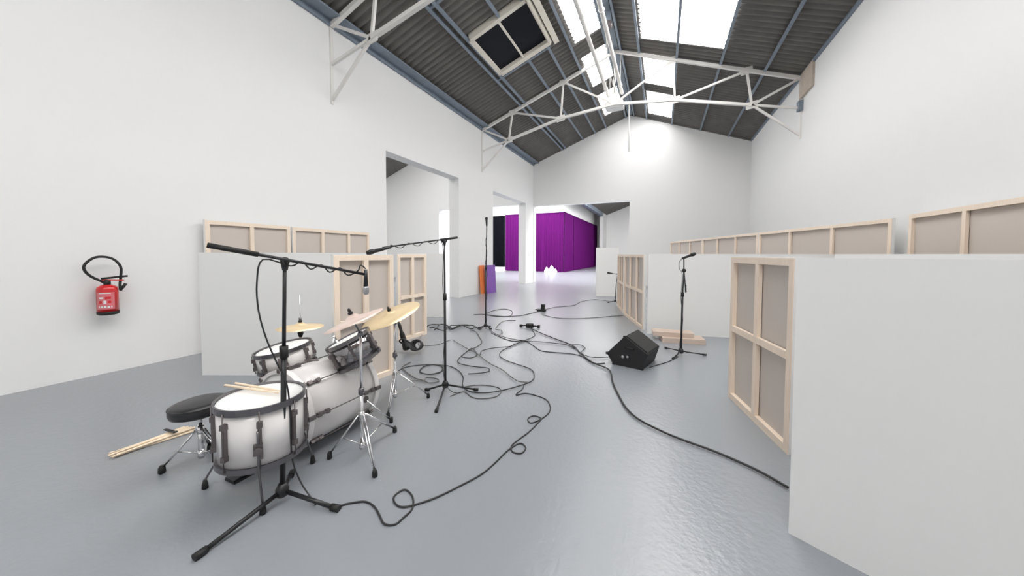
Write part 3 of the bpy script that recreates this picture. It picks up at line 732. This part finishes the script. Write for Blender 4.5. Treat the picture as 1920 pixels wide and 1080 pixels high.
# far small stand
t = thing('microphone_stand', 'small far microphone stand beside the farthest canvas back', 'microphone stand', (-1.22, 10.2, 0))
MB().tube([(-1.22, 10.2, .03), (-1.20, 10.22, .55)], .012, 8).obj('lower_tube', 'black', t)
MB().tube([(-1.20, 10.22, .55), (-1.17, 10.25, .82)], .009, 8).obj('upper_tube', 'black', t)
MB().tube([(-1.33, 10.2, .85), (-1.17, 10.25, .83), (-1.10, 10.3, .83)], .010, 8).obj('boom_arm', 'black', t)
flatleg_base(t, (-1.22, 10.2), [(-1.42, 10.1), (-1.13, 10.0), (-1.15, 10.42)], hub=.06)
mic('small black microphone on the far low stand', (-1.32, 10.2, .855), (-1.45, 10.15, .87), .02)

# ================================================================== FLOOR MONITOR
SP0, SP1, SP2 = V((-.60, 4.50, 0)), V((-.20, 4.38, 0)), V((-.03, 5.02, 0))
t = thing('floor_monitor', 'black wedge floor monitor speaker in the middle of the room', 'speaker', (-.25, 4.6, 0))
u = (SP2 - SP1).normalized(); Lw = .50                       # along the cabinet
f_ = V((-u.y, u.x, 0)); 
if f_.x > 0: f_ = -f_                                         # towards the left of the picture
o = SP1.copy()
prof = [(0, .0), (.36, .0), (.45, .13), (.22, .38), (-.06, .20)]   # wedge section: distance towards the left, height
def pp(s, k): a_, z_ = prof[k]; return o + f_ * a_ + u * s + V((0, 0, z_))
mb = MB(); n5 = len(prof)
vs = [pp(0, k) for k in range(n5)] + [pp(Lw, k) for k in range(n5)]
mb.add(vs, [list(range(n5)), list(range(n5))[::-1] and [n5 + k for k in range(n5)][::-1]] + [(k, k + n5, (k+1) % n5 + n5, (k+1) % n5) for k in range(n5)])
mb.obj('cabinet', 'cabinet', t)
# grille on the upper right sloping face (between corner 3 and 4)
a3, a4 = pp(.03, 3), pp(.03, 4); nn = (a3 - a4).cross(u).normalized()
if nn.z < 0: nn = -nn
c = (pp(.03, 3) + pp(Lw - .03, 4)) / 2
MB().obox(c + nn * .006, (a3 - a4) * .46, u * (Lw / 2 - .03), nn * .006).obj('grille', 'grille', t)
n6 = -u
for (a_, z_, r_) in ((.24, .12, .020), (.18, .13, .016)):
    MB().lathe([(r_, 0), (r_ * .9, .008), (.0001, .006)], o + f_ * a_ + V((0, 0, z_)) , n6, 16).obj('socket', 'socket', t)
MB().obox(o + f_ * .20 + V((0,0,.125)) + n6 * .002, f_ * .06, V((0,0,.035)), n6 * .003).obj('connector_plate', 'black', t)
MB().tube([o + f_ * .20 + V((0,0,.235)) + n6 * .003, o + f_ * .20 + V((0,0,.25)) + n6 * .03, o + f_ * .10 + V((0,0,.25)) + n6 * .03, o + f_ * .10 + V((0,0,.235)) + n6 * .003], .008, 8).obj('handle', 'rubber', t)
for k in range(n5):
    MB().obox(pp(0, k) * .985 + pp(Lw, k) * .015 + (o + f_ * .2 + V((0,0,.16)) - pp(0,k)).normalized() * .006, f_ * .016, u * .016, V((0,0,.014))).obj('corner_cap', 'rubber', t)

# ================================================================== FIRE EXTINGUISHER
EX = V((-5.80, 1.72, .70))
t = thing('fire_extinguisher', 'red fire extinguisher with black hose loop on the left wall', 'fire extinguisher', tuple(EX))
MB().lathe([(.070, 0), (.088, .012), (.088, .04)], EX, n=28).obj('base_cup', 'rubber', t)
MB().lathe([(.086, .04), (.086, .29), (.080, .315), (.055, .335), (.028, .345)], EX, n=32).obj('cylinder', 'red', t)
lab = MB(); ex = EX
def lf(u_, v_):
    an = math.radians(-80 + 100 * u_); return V((ex.x + .0875 * math.cos(an), ex.y + .0875 * math.sin(an), ex.z + .07 + .19 * v_))
lab.grid(lf, 14, 1); lab.obj('label_plate', 'labelpink', t)
def lbar(u0, u1, v0, v1, m):
    mb = MB()
    def g(a_, b_):
        an = math.radians(-80 + 100 * (u0 + (u1-u0)*a_)); return V((ex.x + .0883 * math.cos(an), ex.y + .0883 * math.sin(an), ex.z + .07 + .19 * (v0 + (v1-v0)*b_)))
    mb.grid(g, 4, 1); mb.obj('printed_mark', m, t)
lbar(.2, .42, .62, .72, 'white'); lbar(.5, .8, .60, .74, 'red'); lbar(.18, .34, .34, .50, 'red'); lbar(.42, .56, .32, .52, 'white'); lbar(.62, .8, .36, .5, 'red'); lbar(.15, .85, .08, .2, 'white'); lbar(.2, .8, .92, .96, 'white')
MB().lathe([(.026, .34), (.030, .35), (.030, .39), (.018, .40)], EX, n=16).obj('valve', 'black', t)
MB().obox(EX + V((.035, .05, .425)), (.055, .085, .012), (.014, -.009, 0), (0, -.001, .011)).obj('carry_handle', 'black', t)
MB().obox(EX + V((.03, .04, .395)), (.045, .070, -.004), (.012, -.008, 0), (0, 0, .008)).obj('squeeze_lever', 'red', t)
MB().tube(smoothpath([EX + V((-.01, -.02, .37)), EX + V((-.01, -.13, .46)), EX + V((0, -.165, .56)), EX + V((0, -.08, .655)), EX + V((0, .04, .645)), EX + V((.02, .105, .55)), EX + V((.03, .10, .42)), EX + V((.055, .085, .34)), EX + V((.06, .085, .28))], 5), .013, 10).obj('hose', 'rubber', t)
MB().tube([EX + V((.055, .085, .27)), EX + V((.075, .125, .35))], [.012, .016], 12).obj('nozzle', 'rubber', t)
MB().box((XL, EX.y - .03, EX.z + .10), (EX.x - .07, EX.y + .03, EX.z + .30)).obj('wall_bracket', 'black', t)

# ================================================================== FAR HALL
def curtain(mb, a, b, z0, z1, nrm, folds, amp):
    a, b, nrm = V(a), V(b), V(nrm); L = (b - a).length; n = folds * 8
    ph = [random.uniform(-.6, .6) for _ in range(folds + 2)]
    def fn(u_, v_):
        k = u_ * folds; i = int(k); p = ph[i] * (1 - (k - i)) + ph[i + 1] * (k - i)
        w_ = math.sin(2 * math.pi * k + p * 2) * amp * (.35 + .65 * (1 - v_))
        q = a.lerp(b, u_) + nrm * (w_ + amp * 1.2); q.z = z0 + (z1 - z0) * v_; return q
    mb.grid(fn, n, 4)
def drape(name, label, segs, z0, z1, m, cat='curtain'):
    t = thing(name, label, cat, (*segs[0][0][:2], 0))
    for a, b, nrm, fo in segs:
        mb = MB(); curtain(mb, (*a, 0), (*b, 0), z0, z1, nrm, fo, .055); mb.obj('curtain_panel', m, t)
        va, vb = V((*a, z1 + .02)), V((*b, z1 + .02)); MB().beam(va + V(nrm) * .06, vb + V(nrm) * .06, .10, .05).obj('heading_rail', m, t)
drape('purple_curtain', 'tall purple curtain wrapped around the corner of the far hall block',
      [((-12.0, 26.08), (-9.5, 26.08), (0, -1, 0), 11), ((-9.5, 26.08), (-7.0, 26.08), (0, -1, 0), 11)] +
      [((-7.04, y), (-7.04, y + 3.0), (1, 0, 0), 11) for y in (26.02, 29.02, 32.02, 35.02)] + [((-7.04, 38.02), (-7.04, 40.4), (1, 0, 0), 8)], .02, 4.62, 'purple')
drape('black_curtain', 'black curtain left of the purple one, seen through the second doorway', [((-13.15, 26.08), (-12.05, 26.08), (0, -1, 0), 6)], .35, 4.55, 'blackcurtain')
# pale sculpture-like group in front of the curtain
t = thing('paper_bundle', 'small pale crumpled bundle on the floor before the purple curtain', 'bundle', (-7.6, 24.5, 0))
for i, (x, y, r_) in enumerate(((-8.25, 25.6, .20), (-7.8, 25.5, .26), (-7.55, 25.6, .14))):
    MB().lathe([(r_, 0), (r_ * 1.05, r_ * .4), (r_ * .7, r_ * 1.2), (r_ * .25, r_ * 1.9), (.0001, r_ * 2.1)], (x, y, 0), (random.uniform(-.1,.1), 0, 1), 9, smooth=False).obj('fold', 'white', t)
# boards leaning at the pillar
t = thing('leaning_board', 'violet board leaning at the pillar with an orange board behind', 'board', (-5.7, 11.4, 0))
MB().obox((-5.68, 11.05, .50), (.02, .0, .0), (.03, .30, 0), (-.03, 0, .50)).obj('violet_panel', 'violet', t)
tag(MB().obox((-5.84, 10.72, .50), (.014, 0, 0), (.0, .17, 0), (-.03, 0, .50)).obj('orange_board', 'orange'), 'narrow orange board leaning behind the violet one at the pillar', 'board')
tag(MB().box((-.0, 0, 0), (.02, .1, .14)).obj('light_switch', 'white'), 'small switch plate on the end of the left wall', 'switch')
sw = bpy.data.objects['light_switch']; sw.location = (XL + .0, 15.6, 1.3)

# ================================================================== BLACK CABLE HANK, FLOOR BOXES
t = thing('cable_hank', 'black hank of cable propped between the two left canvas backs', 'cable', (-3.1, 3.9, 0))
MB().tube(smoothpath([(-3.48, 3.78, .52), (-3.42, 3.80, .40), (-3.37, 3.80, .26), (-3.33, 3.82, .12), (-3.29, 3.80, .05)]), [.012]*4 + [.022]*4 + [.036]*4 + [.05]*4 + [.04], 10).obj('bundle', 'rubber', t)
for k in range(4):
    mb = MB(); c = V((-3.16 + .015 * k, 3.90 - .04 * k, .10 + .012 * k))
    mb.ring(c, (.55 - .1 * k, -.75, .35 + .12 * k), .055 + .008 * k, .013, 24, 7); mb.obj('loop', 'cable', t)
MB().tube(smoothpath([(-3.30, 3.82, .10), (-3.36, 3.74, .17), (-3.28, 3.72, .22), (-3.20, 3.78, .15), (-3.24, 3.84, .07)]), .012, 8).obj('loop', 'cable', t)
t = thing('power_block', 'small black upright plug box on the floor, farther back', 'power box', (-2.70, 7.98, 0))
MB().box((-2.80, 7.92, 0), (-2.60, 8.04, .05)).obj('base', 'rubber', t)
MB().box((-2.71, 7.95, .05), (-2.62, 8.02, .17)).obj('plug', 'rubber', t)
MB().tube([(-2.80, 7.98, .03), (-2.86, 7.98, .03)], .014, 8).obj('plug_tail', 'rubber', t)
t = thing('cable_splitter', 'small black splitter box on the floor, centre of the cables', 'power box', (-2.30, 6.1, 0))
MB().box((-2.36, 6.05, 0), (-2.24, 6.15, .07)).obj('base', 'rubber', t)
for dx in (-1, 1):
    MB().tube([(-2.30 + dx * .06, 6.1, .035), (-2.30 + dx * .17, 6.1 + dx * .03, .025)], .012, 8).obj('plug_tail', 'rubber', t)
    MB().box((-2.30 + dx * .17 - .02, 6.1 + dx * .03 - .02, 0), (-2.30 + dx * .17 + .02, 6.1 + dx * .03 + .02, .05)).obj('plug', 'rubber', t)

# ================================================================== CABLES ON THE FLOOR
CABLES = {
  'c1': [(-1.61,1.27), (-1.60,1.32), (-1.56,1.36), (-1.50,1.39), (-1.43,1.38), (-1.35,1.34), (-1.29,1.31), (-1.24,1.33), (-1.23,1.38), (-1.23,1.45), (-1.27,1.51), (-1.33,1.55), (-1.38,1.55), (-1.39,1.49), (-1.35,1.45), (-1.29,1.44), (-1.24,1.48), (-1.16,1.58), (-1.10,1.70), (-1.03,1.85), (-1.00,2.01), (-0.98,2.18), (-0.94,2.29), (-0.88,2.26), (-0.88,2.18), (-0.94,2.17), (-0.98,2.23), (-0.97,2.32), (-0.94,2.44), (-0.92,2.61), (-0.92,2.72), (-0.99,2.74), (-1.02,2.67), (-0.97,2.61), (-0.92,2.70), (-0.89,2.84), (-0.92,2.98), (-1.00,3.10), (-1.12,3.15), (-1.24,3.15), (-1.30,3.08), (-1.31,3.16), (-1.30,3.24), (-1.33,3.36)],
  'c2': [(-2.86,3.16), (-2.85,3.31), (-2.69,3.47), (-2.42,3.54), (-2.24,3.47), (-2.05,3.30), (-1.92,3.08), (-1.78,2.97), (-1.63,2.98), (-1.50,3.09), (-1.36,3.30), (-1.29,3.50), (-1.33,3.68), (-1.43,3.84), (-1.66,3.95), (-1.87,4.05), (-2.02,4.20), (-2.09,4.42), (-2.07,4.77), (-2.01,5.11), (-1.97,5.40), (-2.01,5.59), (-2.18,5.89)],
  'c3': [(-2.26,6.00), (-1.96,5.70), (-1.54,5.35), (-1.21,5.07), (-1.02,4.73), (-0.81,4.41), (-0.60,4.24), (-0.52,4.07), (-0.47,3.80), (-0.36,3.44), (-0.27,3.19), (-0.15,3.01), (0.01,2.89), (0.19,2.80), (0.39,2.72), (0.57,2.61), (0.71,2.48)],
  'c4': [(-0.64,4.71), (-0.81,4.61), (-0.94,4.66), (-1.03,4.79), (-1.02,5.03), (-1.13,5.17), (-1.25,5.12), (-1.16,4.97), (-1.32,5.09), (-1.69,5.11), (-1.98,5.05), (-2.34,5.12), (-2.62,5.29), (-2.90,5.58)],
  'c5': [(-0.65,4.46), (-0.79,4.40), (-1.04,4.67), (-1.38,4.66), (-1.58,4.66), (-1.79,4.89), (-1.99,5.08), (-2.19,5.00), (-2.46,5.15), (-2.75,5.37)],
  'c6': [(-4.05,5.24), (-4.06,5.50), (-3.81,5.50), (-3.54,5.36), (-3.53,5.67), (-3.31,5.66), (-3.06,5.51), (-3.05,5.62)],
  'c7': [(-3.18,5.37), (-3.02,5.30), (-2.77,4.98), (-2.57,4.69), (-2.52,4.42), (-2.53,4.20), (-2.46,3.93), (-2.33,3.93), (-2.30,4.05), (-2.41,4.22), (-2.55,4.34), (-2.51,4.09), (-2.44,3.81), (-2.33,3.67), (-2.14,3.64), (-1.93,3.66), (-1.86,3.57), (-1.93,3.46), (-2.04,3.39)],
  'c8': [(-3.06,4.63), (-2.62,4.31), (-2.37,4.16), (-2.02,3.85), (-1.76,3.69), (-1.58,3.53), (-1.41,3.40), (-1.31,3.42)],
  'c9': [(-3.95,6.82), (-3.79,6.96), (-3.50,6.93), (-3.22,6.91), (-3.13,7.09), (-3.34,7.63), (-3.62,7.86), (-3.78,7.62), (-3.75,7.06), (-3.39,6.84), (-2.97,7.08), (-2.82,7.53), (-2.72,7.81)],
  'c10': [(-2.48,7.44), (-2.14,7.22), (-1.74,7.26), (-1.34,7.56), (-0.80,8.14)],
  'c11': [(-2.70,7.99), (-2.55,8.60), (-2.19,9.15), (-2.15,9.96), (-1.87,10.58), (-1.29,10.31)],
  'c12': [(-2.79,6.56), (-2.96,6.42), (-2.94,6.08), (-2.79,5.63), (-2.66,5.59), (-2.54,5.37), (-2.55,5.28)],
  'c13': [(-0.12,4.52), (0.01,4.72), (0.12,4.91), (0.22,5.16)],
  'c14': [(-2.45,3.48), (-2.37,3.31), (-2.45,3.20), (-2.59,3.22), (-2.67,3.37), (-2.62,3.50), (-2.48,3.49), (-2.38,3.37), (-2.41,3.22)],
  'c15': [(-2.49,2.95), (-2.37,3.00), (-2.40,3.09), (-2.27,3.11), (-2.21,3.05), (-2.27,2.98), (-2.38,3.01), (-2.50,3.03), (-2.74,3.15), (-2.91,3.29), (-2.93,3.46)],
  'c16': [(-2.27,4.09), (-2.34,4.28), (-2.26,4.47), (-2.08,4.64), (-2.06,4.81), (-1.99,5.08)],
  'c17': [(-1.90,3.04), (-1.76,3.16), (-1.58,3.19), (-1.48,3.11), (-1.47,2.96), (-1.57,2.87), (-1.68,2.86), (-1.82,2.94), (-1.88,2.79)],
  'c18': [(-4.00,5.16), (-3.72,4.66), (-3.40,4.20), (-3.21,4.22), (-3.12,4.42), (-3.14,4.67)],
  'c19': [(-3.97,5.22), (-3.62,5.13), (-3.66,5.46), (-3.60,5.64), (-3.24,5.44), (-3.22,5.59), (-3.51,5.73), (-3.47,5.25), (-3.89,5.52), (-3.78,5.11)],
}

LAB = dict(
 c1=('cable looping over the open floor to the nearest microphone stand', .0052, 'cable'),
 c2=('cable curving from beside the drum kit in wide bends to the splitter', .0055, 'cable'),
 c3=('thick cable sweeping across the floor to the large right foreground canvas', .0085, 'cable'),
 c4=('cable from the floor monitor, looping once, to the tallest stand', .0055, 'cable'),
 c5=('cable from beside the floor monitor joining the middle bundle', .0055, 'cable'),
 c6=('dark wavy cable between the left canvas and the tallest stand', .011, 'cable'),
 c7=('zigzag cable with a triangle loop right of the middle stand', .0055, 'cable'),
 c8=('straight diagonal cable right of the middle stand', .0055, 'cable2'),
 c9=('flat looped cable behind the tallest stand leading to the plug box', .0075, 'cable2'),
 c10=('thin cable from the plug box to the farthest canvas', .0075, 'cable2'),
 c11=('faint cable from the plug box to the small far stand', .0080, 'cable2'),
 c12=('short curling cable just right of the tallest stand', .0070, 'cable2'),
 c13=('short cable between the floor monitor and its microphone stand', .0055, 'cable'),
 c14=('cable coiled in an oval left of the middle stand', .0060, 'cable'),
 c15=('small coil of cable nearest the drum kit', .0055, 'cable2'),
 c16=('short arching cable feeding the centre crossing', .0055, 'cable'),
 c17=('cable bending around the right leg of the middle stand', .0050, 'cable2'),
 c18=('pale thin cable in front of the left canvas back', .0045, 'cable2'),
 c19=('tangled cable heap between the left canvas and the tallest stand', .0090, 'cable'))
for i, (k, pts) in enumerate(CABLES.items()):
    lb, r_, m_ = LAB[k]
    P_ = [V((x, y, 0)) for x, y in pts]; path = smoothpath(P_, 5)
    out = []
    for j, q in enumerate(path):
        lift = r_ + (i % 4) * .0035 + .002 * math.sin(j * .35)**2
        if k in ('c6', 'c19'): lift += .012 + .012 * math.sin(j * .8)
        out.append(V((q.x, q.y, lift)))
    tag(MB().tube(out, r_, 7).obj('cable', m_), lb, 'cable')
